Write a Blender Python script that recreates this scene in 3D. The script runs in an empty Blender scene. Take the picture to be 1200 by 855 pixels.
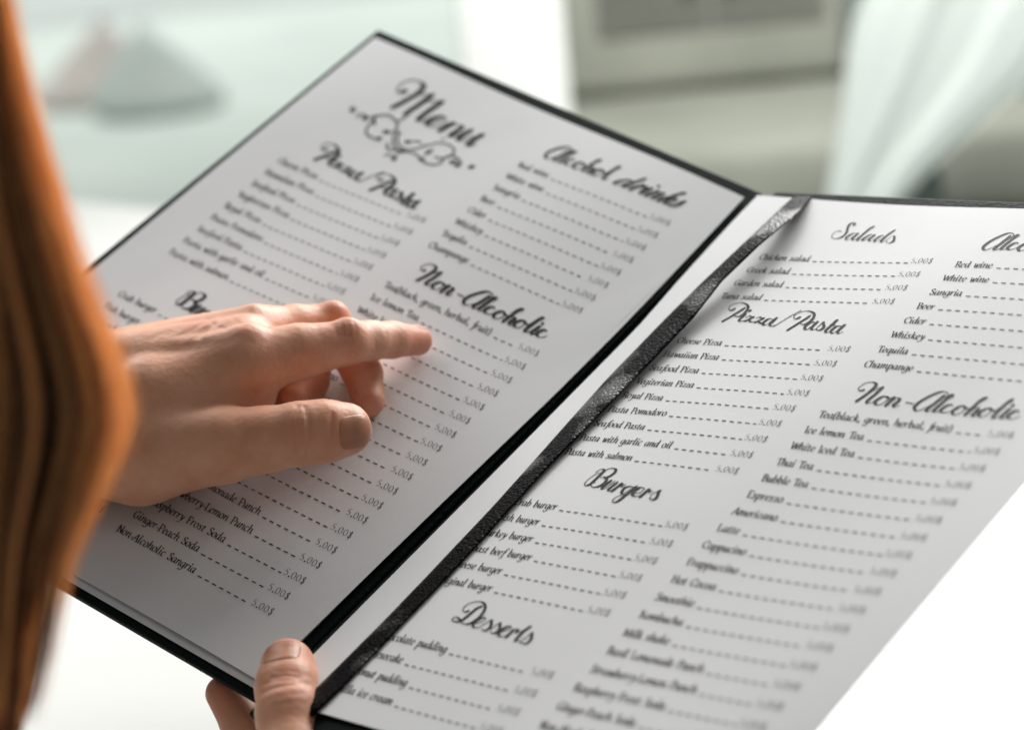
import bpy, bmesh, math, random
import numpy as np
from mathutils import Matrix, Vector

rnd = random.Random(7)
SC = bpy.context.scene
COL = SC.collection

# ------------------------------------------------------------------ space
# One working unit is 8.25 mm.  "Lens space" (x right, y down, z forward) is only
# used to lay points out; everything is converted to world metres at once.
U = 0.00825
FOC = 2762.235
CAM_H = 1.12
up = -np.array([0.09, 0.962, 0.259]); up /= np.linalg.norm(up)
fw = np.array([0., 0., 1.]); fw = fw - up * (up @ fw); fw /= np.linalg.norm(fw)
RWC = np.array([np.cross(fw, up), fw, up])           # lens space -> world axes
CAMP = np.array([0, 0, CAM_H])


def tow(X):
    X = np.asarray(X, float)
    return X @ RWC.T * U + CAMP


def px(x, y, z):
    return np.array([(x - 600) / FOC * z, (y - 427.5) / FOC * z, z])


def wpx(x, y, z):
    return tow(px(x, y, z))


# ------------------------------------------------------------------ camera
cam = bpy.data.cameras.new('camera')
camo = bpy.data.objects.new('camera', cam); COL.objects.link(camo)
M = Matrix.Identity(4)
for i in range(3):
    M[i][0] = RWC[i, 0]; M[i][1] = -RWC[i, 1]; M[i][2] = -RWC[i, 2]; M[i][3] = CAMP[i]
camo.matrix_world = M
cam.sensor_width = 36.0
cam.lens = FOC / 1200 * 36.0
cam.clip_start = 0.02
cam.clip_end = 200
cam.dof.use_dof = True
cam.dof.focus_distance = 97.5 * U
cam.dof.aperture_fstop = 7.0
cam.dof.aperture_blades = 0
SC.camera = camo

# ------------------------------------------------------------------ world: a bright window side, a dim room side
wd = bpy.data.worlds.new('World'); SC.world = wd; wd.use_nodes = True
nt = wd.node_tree; nt.nodes.clear()
tc = nt.nodes.new('ShaderNodeTexCoord')
dot = nt.nodes.new('ShaderNodeVectorMath'); dot.operation = 'DOT_PRODUCT'
ld = Vector((-0.45, 0.70, 0.55)).normalized(); dot.inputs[1].default_value = ld
nt.links.new(tc.outputs['Generated'], dot.inputs[0])
ramp = nt.nodes.new('ShaderNodeValToRGB')
mr = nt.nodes.new('ShaderNodeMapRange'); mr.inputs[1].default_value = -1; mr.inputs[2].default_value = 1
nt.links.new(dot.outputs['Value'], mr.inputs[0]); nt.links.new(mr.outputs[0], ramp.inputs[0])
els = ramp.color_ramp.elements
els[0].position = 0.0; els[0].color = (0.15, 0.14, 0.13, 1)
els[1].position = 1.0; els[1].color = (0.75, 0.80, 0.77, 1)
e = els.new(0.5); e.color = (0.27, 0.26, 0.25, 1)
e = els.new(0.72); e.color = (0.40, 0.42, 0.41, 1)
bg = nt.nodes.new('ShaderNodeBackground'); bg.inputs[1].default_value = 0.45
out = nt.nodes.new('ShaderNodeOutputWorld')
nt.links.new(ramp.outputs[0], bg.inputs[0]); nt.links.new(bg.outputs[0], out.inputs[0])

# window light: high, behind the menu, a little to the left
def area(name, loc, target, sx, sy, power, col, spread=180):
    l = bpy.data.lights.new(name, 'AREA'); l.shape = 'RECTANGLE'; l.size = sx; l.size_y = sy
    l.energy = power; l.color = col; l.spread = math.radians(spread)
    o = bpy.data.objects.new(name, l); COL.objects.link(o)
    o.location = loc
    o.rotation_euler = (Vector(target) - Vector(loc)).to_track_quat('-Z', 'Y').to_euler()
    return o

area('window_light', (0.42, 1.52, 1.42), (0.02, 0.82, 0.86), 0.8, 0.6, 19.5, (1.0, 0.99, 0.97))
area('side_window_light', (-0.55, 1.60, 1.62), (0.04, 0.85, 0.80), 0.7, 0.7, 6.2, (1.0, 0.99, 0.97))
area('hair_hand_fill', (0.55, 0.10, 1.75), (-0.13, 0.52, 1.02), 0.35, 0.35, 0.06, (1.0, 0.95, 0.88), 55)  # added off-frame fill for the hair, hand and lower page, no real fixture
area('hair_rim_lamp', (0.62, 1.12, 1.50), (-0.15, 0.47, 1.08), 0.25, 0.25, 0.75, (1.0, 0.97, 0.92), 24)  # unseen narrow lamp added to make the hair glow along its right edge
area('background_fill', (0.6, 1.9, 2.1), (0.6, 3.3, 1.1), 1.2, 0.5, 52, (1.0, 1.0, 0.97), 150)  # extra lamp added so the wall, pillar and curtain read bright enough
area('terrace_light', (-2.2, 12.5, 8.0), (-2.2, 12.51, 0.0), 16.0, 13.0, 800, (0.98, 1.0, 0.975), 80)

SC.view_settings.view_transform = 'Standard'
SC.view_settings.look = 'None'
SC.view_settings.exposure = 0.0
SC.view_settings.gamma = 1.0
SC.render.engine = 'CYCLES'
SC.cycles.use_denoising = True

# ------------------------------------------------------------------ materials
def mat(name, col, rough=0.6, **kw):
    m = bpy.data.materials.new(name); m.use_nodes = True
    b = m.node_tree.nodes['Principled BSDF']
    b.inputs['Base Color'].default_value = (*col, 1); b.inputs['Roughness'].default_value = rough
    for k, v in kw.items():
        b.inputs[k.replace('_', ' ')].default_value = v
    return m


def noise_bump(m, scale, strength, dist=0.001, kind='NOISE', detail=6, stretch=None):
    t = m.node_tree; b = t.nodes['Principled BSDF']
    tcn = t.nodes.new('ShaderNodeTexCoord')
    mp = t.nodes.new('ShaderNodeMapping')
    if stretch: mp.inputs['Scale'].default_value = stretch
    t.links.new(tcn.outputs['Object'], mp.inputs[0])
    if kind == 'NOISE':
        n = t.nodes.new('ShaderNodeTexNoise'); n.inputs['Detail'].default_value = detail; o = n.outputs[0]
    else:
        n = t.nodes.new('ShaderNodeTexVoronoi'); o = n.outputs['Distance']
    n.inputs['Scale'].default_value = scale
    t.links.new(mp.outputs[0], n.inputs['Vector'])
    bp = t.nodes.new('ShaderNodeBump'); bp.inputs['Strength'].default_value = strength; bp.inputs['Distance'].default_value = dist
    t.links.new(o, bp.inputs['Height'])
    prev = b.inputs['Normal'].links
    if prev: t.links.new(prev[0].from_socket, bp.inputs['Normal'])
    t.links.new(bp.outputs[0], b.inputs['Normal'])
    return o


def noise_color(m, scale, c1, c2, lo=0.35, hi=0.65, detail=4):
    t = m.node_tree; b = t.nodes['Principled BSDF']
    tcn = t.nodes.new('ShaderNodeTexCoord')
    n = t.nodes.new('ShaderNodeTexNoise'); n.inputs['Scale'].default_value = scale; n.inputs['Detail'].default_value = detail
    t.links.new(tcn.outputs['Object'], n.inputs['Vector'])
    r = t.nodes.new('ShaderNodeValToRGB')
    r.color_ramp.elements[0].position = lo; r.color_ramp.elements[0].color = (*c1, 1)
    r.color_ramp.elements[1].position = hi; r.color_ramp.elements[1].color = (*c2, 1)
    t.links.new(n.outputs[0], r.inputs[0]); t.links.new(r.outputs[0], b.inputs['Base Color'])


PAPER = mat('paper', (0.74, 0.74, 0.745), 0.55, Specular_IOR_Level=0.25)
noise_color(PAPER, 14, (0.735, 0.74, 0.755), (0.76, 0.765, 0.78))
noise_bump(PAPER, 900, 0.08, 0.0003)
INK = mat('ink', (0.012, 0.012, 0.013), 0.55, Specular_IOR_Level=0.15)
INK2 = mat('grey_ink', (0.10, 0.10, 0.105), 0.6, Specular_IOR_Level=0.15)
COVER = mat('cover_leather', (0.006, 0.011, 0.0095), 0.5, Specular_IOR_Level=0.03)
noise_bump(COVER, 700, 0.35, 0.0006, 'VORONOI')
STRAP = mat('strap_leather', (0.004, 0.004, 0.0045), 0.4, Specular_IOR_Level=0.2)
noise_bump(STRAP, 900, 0.75, 0.0006, 'VORONOI'); noise_bump(STRAP, 160, 0.25, 0.0012)
t = STRAP.node_tree
n_ = t.nodes.new('ShaderNodeTexNoise'); n_.inputs['Scale'].default_value = 38; n_.inputs['Detail'].default_value = 3
tc_ = t.nodes.new('ShaderNodeTexCoord'); t.links.new(tc_.outputs['Object'], n_.inputs['Vector'])
m_ = t.nodes.new('ShaderNodeMapRange'); m_.inputs[1].default_value = .50; m_.inputs[2].default_value = .70; m_.inputs[3].default_value = .03; m_.inputs[4].default_value = .8
t.links.new(n_.outputs[0], m_.inputs[0]); t.links.new(m_.outputs[0], t.nodes['Principled BSDF'].inputs['Specular IOR Level'])
TABLE = mat('white_tabletop', (0.86, 0.87, 0.85), 0.3)
noise_color(TABLE, 3, (0.70, 0.71, 0.685), (0.74, 0.745, 0.72))

SKIN = mat('skin', (0.5, 0.27, 0.18), 0.48)
sb = SKIN.node_tree.nodes['Principled BSDF']
sb.inputs['Subsurface Weight'].default_value = 0.25
sb.inputs['Subsurface Radius'].default_value = (0.9, 0.35, 0.2)
sb.inputs['Subsurface Scale'].default_value = 0.004
sb.inputs['Specular IOR Level'].default_value = 0.42
t = SKIN.node_tree
at = t.nodes.new('ShaderNodeAttribute'); at.attribute_name = 'flush'
tcs = t.nodes.new('ShaderNodeTexCoord')
ns = t.nodes.new('ShaderNodeTexNoise'); ns.inputs['Scale'].default_value = 75; ns.inputs['Detail'].default_value = 5
t.links.new(tcs.outputs['Object'], ns.inputs['Vector'])
r1 = t.nodes.new('ShaderNodeValToRGB')
r1.color_ramp.elements[0].position = 0.3; r1.color_ramp.elements[0].color = (0.68, 0.31, 0.185, 1)
r1.color_ramp.elements[1].position = 0.7; r1.color_ramp.elements[1].color = (0.78, 0.42, 0.275, 1)
t.links.new(ns.outputs[0], r1.inputs[0])
mx = t.nodes.new('ShaderNodeMix'); mx.data_type = 'RGBA'
t.links.new(at.outputs['Fac'], mx.inputs['Factor'])
t.links.new(r1.outputs[0], mx.inputs['A']); mx.inputs['B'].default_value = (0.64, 0.235, 0.155, 1)
t.links.new(mx.outputs['Result'], sb.inputs['Base Color'])
noise_bump(SKIN, 420, 0.16, 0.0007, 'VORONOI'); noise_bump(SKIN, 60, 0.12, 0.0012); noise_bump(SKIN, 900, 0.15, 0.0005)
NAIL = mat('fingernail', (0.50, 0.215, 0.13), 0.36, Specular_IOR_Level=0.32)
NAIL.node_tree.nodes['Principled BSDF'].inputs['Subsurface Weight'].default_value = 0.15
NAIL.node_tree.nodes['Principled BSDF'].inputs['Subsurface Scale'].default_value = 0.002
KNIT = mat('dark_cloth', (0.025, 0.025, 0.03), 0.85)
noise_bump(KNIT, 500, 0.5, 0.001)

HAIR = bpy.data.materials.new('red_hair'); HAIR.use_nodes = True
t = HAIR.node_tree; t.nodes.clear()
o_ = t.nodes.new('ShaderNodeOutputMaterial')
pb = t.nodes.new('ShaderNodeBsdfPrincipled'); tr = t.nodes.new('ShaderNodeBsdfTranslucent'); ms = t.nodes.new('ShaderNodeMixShader')
at = t.nodes.new('ShaderNodeAttribute'); at.attribute_name = 'tone'
rr = t.nodes.new('ShaderNodeValToRGB')
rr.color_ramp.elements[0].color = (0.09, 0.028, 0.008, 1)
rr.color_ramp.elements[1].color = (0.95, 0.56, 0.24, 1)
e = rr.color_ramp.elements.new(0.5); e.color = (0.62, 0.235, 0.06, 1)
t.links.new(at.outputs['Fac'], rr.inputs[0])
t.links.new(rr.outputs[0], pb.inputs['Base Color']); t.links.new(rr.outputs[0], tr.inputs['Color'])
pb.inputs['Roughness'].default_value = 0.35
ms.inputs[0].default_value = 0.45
t.links.new(pb.outputs[0], ms.inputs[1]); t.links.new(tr.outputs[0], ms.inputs[2]); t.links.new(ms.outputs[0], o_.inputs[0])

# ------------------------------------------------------------------ object helpers
def empty(name, loc, label, cat):
    o = bpy.data.objects.new(name, None); COL.objects.link(o)
    o.location = loc; o.empty_display_size = 0.02
    o['label'] = label; o['category'] = cat
    o['_off'] = list(map(float, loc))
    return o


def origin_of(o):
    v = np.zeros(3)
    while o is not None:
        v += np.array(o.location[:]); o = o.parent
    return v


def mesh(name, V, F, m, parent=None, smooth=False, attr=None):
    """V in world metres."""
    off = origin_of(parent) if parent is not None else np.zeros(3)
    V = np.asarray(V, float) - off
    me = bpy.data.meshes.new(name)
    me.from_pydata(V.tolist(), [], [list(map(int, f)) for f in F])
    me.materials.append(m)
    if smooth:
        me.polygons.foreach_set('use_smooth', [True] * len(me.polygons))
    if attr:
        a = me.attributes.new(attr[0], 'FLOAT', 'POINT'); a.data.foreach_set('value', np.asarray(attr[1], np.float32))
    me.update()
    o = bpy.data.objects.new(name, me); COL.objects.link(o)
    if parent is not None: o.parent = parent
    return o


class MB:
    def __init__(s): s.V = []; s.F = []
    def add(s, V, F):
        b = len(s.V); s.V += [tuple(v) for v in V]; s.F += [[i + b for i in f] for f in F]
    def box(s, c, d, rz=0.0, rx=0.0):
        """centre c, full size d, rotated about x then z"""
        P = np.array([(x, y, z) for x in (-.5, .5) for y in (-.5, .5) for z in (-.5, .5)]) * np.array(d)
        cx, sx, cz, sz = math.cos(rx), math.sin(rx), math.cos(rz), math.sin(rz)
        RX = np.array([[1, 0, 0], [0, cx, -sx], [0, sx, cx]]); RZ = np.array([[cz, -sz, 0], [sz, cz, 0], [0, 0, 1]])
        P = P @ (RZ @ RX).T + np.array(c)
        s.add(P, [(0, 1, 3, 2), (4, 6, 7, 5), (0, 4, 5, 1), (2, 3, 7, 6), (0, 2, 6, 4), (1, 5, 7, 3)])
    def tube(s, pts, rad, n=10):
        pts = np.asarray(pts, float); rad = np.broadcast_to(rad, len(pts)); V = []; F = []
        for i in range(len(pts)):
            d = pts[min(i + 1, len(pts) - 1)] - pts[max(i - 1, 0)]; d /= np.linalg.norm(d)
            a = np.cross(d, [0.31, 0.17, 0.93]); a /= np.linalg.norm(a); b = np.cross(d, a)
            for k in range(n):
                th = 2 * math.pi * k / n; V.append(pts[i] + rad[i] * (a * math.cos(th) + b * math.sin(th)))
        for i in range(len(pts) - 1):
            for k in range(n):
                F.append((i * n + k, i * n + (k + 1) % n, (i + 1) * n + (k + 1) % n, (i + 1) * n + k))
        F.append(tuple(range(n))[::-1]); F.append(tuple((len(pts) - 1) * n + k for k in range(n)))
        s.add(V, F)
    def build(s, name, m, parent=None, smooth=False, bevel=0.0):
        o = mesh(name, s.V, s.F, m, parent, smooth)
        if bevel:
            md = o.modifiers.new('bevel', 'BEVEL'); md.width = bevel; md.segments = 4
            for p in o.data.polygons: p.use_smooth = True
        return o


# ------------------------------------------------------------------ setting: floor, outside light, window wall
H_T = -45.0 * U + CAM_H        # table top height
FLOOR_Z = H_T - 0.75


def ray_h(x, y, h):
    """world point where the line of sight through a spot reaches height h"""
    d = (wpx(x, y, 1.0) - CAMP); s = (h - CAM_H) / d[2]
    return CAMP + d * s


def ray_y(x, y, Y):
    d = (wpx(x, y, 1.0) - CAMP); s = Y / d[1]
    return CAMP + d * s

#SETTING
FLOORM = mat('pale_stone_floor', (0.60, 0.66, 0.62), 0.8, Specular_IOR_Level=0.05)
noise_color(FLOORM, 1.2, (0.56, 0.62, 0.58), (0.64, 0.70, 0.655))
fl = mesh('floor', [(-30, -10, FLOOR_Z), (30, -10, FLOOR_Z), (30, 60, FLOOR_Z), (-30, 60, FLOOR_Z)], [(0, 1, 2, 3)], FLOORM)
fl['kind'] = 'structure'
g0 = ray_h(150, 66, FLOOR_Z)[1]
PAVM = mat('grey_paving', (0.42, 0.46, 0.44), 0.8, Specular_IOR_Level=0.05); noise_color(PAVM, .8, (.44, .475, .46), (.52, .555, .54))
pv = mesh('pavement', [(-30, g0, FLOOR_Z + .004), (30, g0 + 3, FLOOR_Z + .004), (30, 60, FLOOR_Z + .004), (-30, 60, FLOOR_Z + .004)], [(0, 1, 2, 3)], PAVM)
pv['kind'] = 'structure'

# ------------------------------------------------------------------ table
ta, tc2 = ray_h(75, 233, H_T), ray_h(1200, 335, H_T)
td = (tc2 - ta); td[2] = 0; td /= np.linalg.norm(td); tn = np.array([td[1], -td[0], 0])
rz = math.atan2(td[1], td[0])
tmid = ta + td * 0.55
tb = empty('table', (tmid[0] + tn[0] * .8, tmid[1] + tn[1] * .8, FLOOR_Z), 'large white tabletop under the menu, bright and slightly glossy', 'table')
tcn_ = tmid + tn * 0.80
b = MB(); b.box((tcn_[0], tcn_[1], H_T - 0.018), (2.5, 1.6, 0.036), rz); b.build('tabletop', TABLE, tb, bevel=0.006)
for a_ in (-1.1, 1.1):
    for c_ in (0.1, 1.5):
        p_ = tmid + td * a_ + tn * c_
        b = MB(); b.box((p_[0], p_[1], (H_T - 0.037 + FLOOR_Z) / 2), (0.06, 0.06, H_T - 0.037 - FLOOR_Z), rz); b.build('leg', TABLE, tb, bevel=0.004)

# ------------------------------------------------------------------ menu geometry
PG = [(np.array([[0.78552, -0.60774, 0.11664], [0.35196, 0.59378, 0.72357], [-0.50900, -0.52733, 0.68032]]), np.array([0.27292, -9.72125, 115.70155])),
      (np.array([[0.67843, -0.61578, 0.40067], [0.05775, 0.58840, 0.80651], [-0.73239, -0.52402, 0.43475]]), np.array([18.32244, -3.98836, 97.51505]))]


def bow(pg, u, v):
    """gentle lift of the paper off the board (units)"""
    u = np.asarray(u, float); v = np.asarray(v, float)
    if pg == 0:
        return 0.16 * np.exp(-((v - 31.1) / 3.2) ** 2) * np.sin(np.clip((u + 13.4) / 24.5, 0, 1) * np.pi) + 0.07 * np.sin(u * .35 + v * .16)
    return 0.08 * np.sin(u * .3 + v * .14 + 1.0)


def onpage(pg, u, v, h=0.0):
    """page coordinates -> lens space; h above the paper, towards the reader"""
    R, t = PG[pg]
    u = np.asarray(u, float); v = np.asarray(v, float)
    return u[..., None] * R[:, 0] + v[..., None] * R[:, 1] + t - np.asarray(h + bow(pg, u, v))[..., None] * R[:, 2]


def onboard(pg, u, v, h=0.0):
    R, t = PG[pg]
    u = np.asarray(u, float); v = np.asarray(v, float)
    return u[..., None] * R[:, 0] + v[..., None] * R[:, 1] + t - (np.zeros_like(u) + h)[..., None] * R[:, 2]


def topage(pg, x, y):
    R, t = PG[pg]
    d = np.array([(x - 600) / FOC, (y - 427.5) / FOC, 1.0]); n = R[:, 2]
    X = d * ((n @ t) / (n @ d)); q = R.T @ (X - t)
    return q[0], q[1]


menu = empty('menu', tuple(wpx(420, 800, 93)), 'open black leather menu folder with two printed white pages', 'menu')


def sheet(name, pg, lfun, rfun, v0, v1, h, thick, m, parent, nu=26, nv=36, flat=False, top=None):
    """rectangular sheet with curved side edges, real thickness"""
    vs = np.linspace(v0, v1, nv); V = []; F = []
    f = onboard if flat else onpage
    for hh in (h, h - thick):
        for v in vs:
            us = np.linspace(lfun(v), rfun(v), nu)
            vv = np.full(nu, v)
            if top: vv = vv + (np.array([top(q) for q in us]) - v0) * (v1 - v) / (v1 - v0)
            V += list(tow(f(pg, us, vv, hh)))
    n = nu * nv
    for i in range(nv - 1):
        for j in range(nu - 1):
            a = i * nu + j
            F.append((a, a + 1, a + nu + 1, a + nu)); F.append((n + a, n + a + nu, n + a + nu + 1, n + a + 1))
    for j in range(nu - 1):
        F.append((j, n + j, n + j + 1, j + 1)); a = (nv - 1) * nu + j; F.append((a, a + 1, n + a + 1, n + a))
    for i in range(nv - 1):
        a = i * nu; F.append((a, a + nu, n + a + nu, n + a)); a += nu - 1; F.append((a, n + a, n + a + nu, a + nu))
    o = mesh(name, V, F, m, parent)
    return o


def K(xs, ys):
    return lambda v: float(np.interp(v, xs, ys))


def const(c):
    return lambda v: c


# covers (padded boards) under the pages
for pg, l, r, v0, v1 in ((0, -13.95, 11.45, -5.6, 31.75), (1, -14.2, 9.8, -5.9, 30.95)):
    o = sheet('cover', pg, const(l), const(r), v0, v1, -0.16, 0.42, COVER, menu, 8, 8, flat=True, top=(lambda q: -5.88 + .05 * (q + 12.8)) if pg else (lambda q: -5.75 + .053 * (q + 13.9)))
    md = o.modifiers.new('bevel', 'BEVEL'); md.width = 0.12 * U; md.segments = 3
# spine joins the two boards, sagging a little behind
n = 30; vs = np.linspace(-3.7, 30.9, n); V = []; F = []
for side in (-0.30, -0.62):
    for v in vs:
        a = onboard(0, np.array(11.30), np.array(v), side)
        c = onboard(1, np.array(-14.0), np.array(v - 0.35), side)
        for k in range(9):
            s = k / 8
            P = a * (1 - s) + c * s
            P = P + 0.45 * math.sin(math.pi * s) * (PG[0][0][:, 2] + PG[1][0][:, 2]) / 2
            V.append(tow(P))
nn = n * 9
for i in range(n - 1):
    for k in range(8):
        a = i * 9 + k
        F.append((a, a + 1, a + 10, a + 9)); F.append((nn + a, nn + a + 9, nn + a + 10, nn + a + 1))
for k in range(8):
    F.append((k, nn + k, nn + k + 1, k + 1)); a = (n - 1) * 9 + k; F.append((a, a + 1, nn + a + 1, nn + a))
mesh('spine', V, F, COVER, menu, True)

# pages
page_l2 = sheet('page', 0, const(-13.25), const(10.95), -3.4, 31.42, -0.06, 0.02, PAPER, menu, flat=True)
page_l = sheet('page', 0, const(-13.38), K([-5, -3.6, 1, 6, 11, 31], [10.95, 11.0, 11.1, 11.2, 11.22, 10.95]), -4.86, 31.1, 0.0, 0.022, PAPER, menu, top=lambda q: -4.88 + .055 * (q + 13.35))
page_l['label'] = 'grey shaded left page headed Menu'
page_r = sheet('page', 1, K([-5.3, -3.2, 1.6, 5.4, 10.6, 18, 28, 31], [-14.7, -14.65, -14.38, -14.05, -14.0, -13.82, -13.5, -13.35]),
               K([-5, 12, 26, 32], [11.0, 11.03, 10.95, 10.9]), -4.95, 30.2, 0.0, 0.022, PAPER, menu, top=lambda q: -5.15 + .055 * (q + 12.8))
page_r['label'] = 'brighter right page headed Salads'

# strap over the right page
sv = np.array([-5.3, -5.15, -4.3, -3.3, -1.3, 1.6, 4.5, 9, 12.4, 15, 18, 20.5, 22.3, 25.2, 28.2, 30.2, 30.75])
sl = np.array([-12.5, -12.53, -12.6, -12.63, -12.72, -12.84, -12.86, -12.74, -12.46, -12.22, -11.98, -11.88, -11.80, -11.72, -11.74, -11.8, -11.8])
sr = np.array([-11.45, -11.48, -11.28, -11.34, -11.62, -11.72, -11.25, -11.17, -11.12, -11.12, -10.92, -10.74, -10.66, -10.58, -10.45, -10.5, -10.5])
lift = np.array([0, .10, .30, .55, .75, .60, .30, .12, .10, .10, .10, .10, .10, .10, .10, .10, -.3])
n = 90; vs = np.linspace(sv[0], sv[-1], n); V = []; F = []; kk = 13
for low in (0, 1):
    for v in vs:
        a, c, h = np.interp(v, sv, sl), np.interp(v, sv, sr), np.interp(v, sv, lift)
        # overlapping lift on the right side casts the soft shadow on the page
        for k in range(kk):
            s = k / (kk - 1)
            crown = 0.11 * (1 - (2 * s - 1) ** 4) ** 0.5 if low == 0 else 0.0
            X = onboard(1, np.array(a + (c - a) * s), np.array(v)); nr_ = PG[1][0][:, 2]
            X = X * ((nr_ @ X - (h + crown + 0.03)) / (nr_ @ X)); V.append(tow(X))
nn = n * kk
for i in range(n - 1):
    for k in range(kk - 1):
        a = i * kk + k
        F.append((a, a + 1, a + kk + 1, a + kk)); F.append((nn + a, nn + a + kk, nn + a + kk + 1, nn + a + 1))
mesh('strap', V, F, STRAP, menu, True)

# ------------------------------------------------------------------ lettering
def catmull(P, sub=7):
    P = np.asarray(P, float)
    if len(P) < 3: return P
    Q = np.vstack([2 * P[0] - P[1], P, 2 * P[-1] - P[-2]]); out = []
    for i in range(1, len(Q) - 2):
        p0, p1, p2, p3 = Q[i - 1], Q[i], Q[i + 1], Q[i + 2]
        for k in range(sub):
            s = k / sub
            out.append(0.5 * ((2 * p1) + (p2 - p0) * s + (2 * p0 - 5 * p1 + 4 * p2 - p3) * s * s + (3 * p1 - p0 - 3 * p2 + p3) * s ** 3))
    out.append(P[-1])
    return np.array(out)


def ribbon(B, P, wfun, cap=True):
    """B collects page-space quads; P polyline in page coordinates (u right, v down)"""
    P = np.asarray(P, float)
    keep = [0] + [i for i in range(1, len(P)) if np.hypot(*(P[i] - P[i - 1])) > 1e-6]
    P = P[keep]
    if len(P) < 2: return
    T = np.gradient(P, axis=0); T /= np.linalg.norm(T, axis=1)[:, None] + 1e-9
    w = np.array([wfun(t) for t in T])
    if len(w) > 5:
        k = np.array([1, 2, 3, 2, 1.]) / 9; w = np.convolve(np.pad(w, 2, mode='edge'), k, 'valid')
    N = np.c_[-T[:, 1], T[:, 0]]
    if cap:
        e0 = P[0] - T[0] * w[0] * .5; e1 = P[-1] + T[-1] * w[-1] * .5
        P = np.vstack([e0, P, e1]); N = np.vstack([N[0], N, N[-1]]); w = np.r_[w[0] * .45, w, w[-1] * .45]
    b = len(B.V)
    for p, nn_, ww in zip(P, N, w):
        B.V.append(tuple(p + nn_ * ww / 2)); B.V.append(tuple(p - nn_ * ww / 2))
    for i in range(len(P) - 1):
        B.F.append([b + 2 * i, b + 2 * i + 1, b + 2 * i + 3, b + 2 * i + 2])


def dotm(B, p, r, n=10):
    b = len(B.V)
    for k in range(n):
        a = 2 * math.pi * k / n; B.V.append((p[0] + r * math.cos(a), p[1] + r * math.sin(a)))
    B.F.append([b + k for k in range(n)])


def print_on(B, name, pg, m, parent, label=None, h=0.02):
    if not B.V: return None
    P = np.array(B.V); o = mesh(name, tow(onpage(pg, P[:, 0], P[:, 1], h)), B.F, m, parent)
    if label: o['label'] = label
    return o


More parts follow.
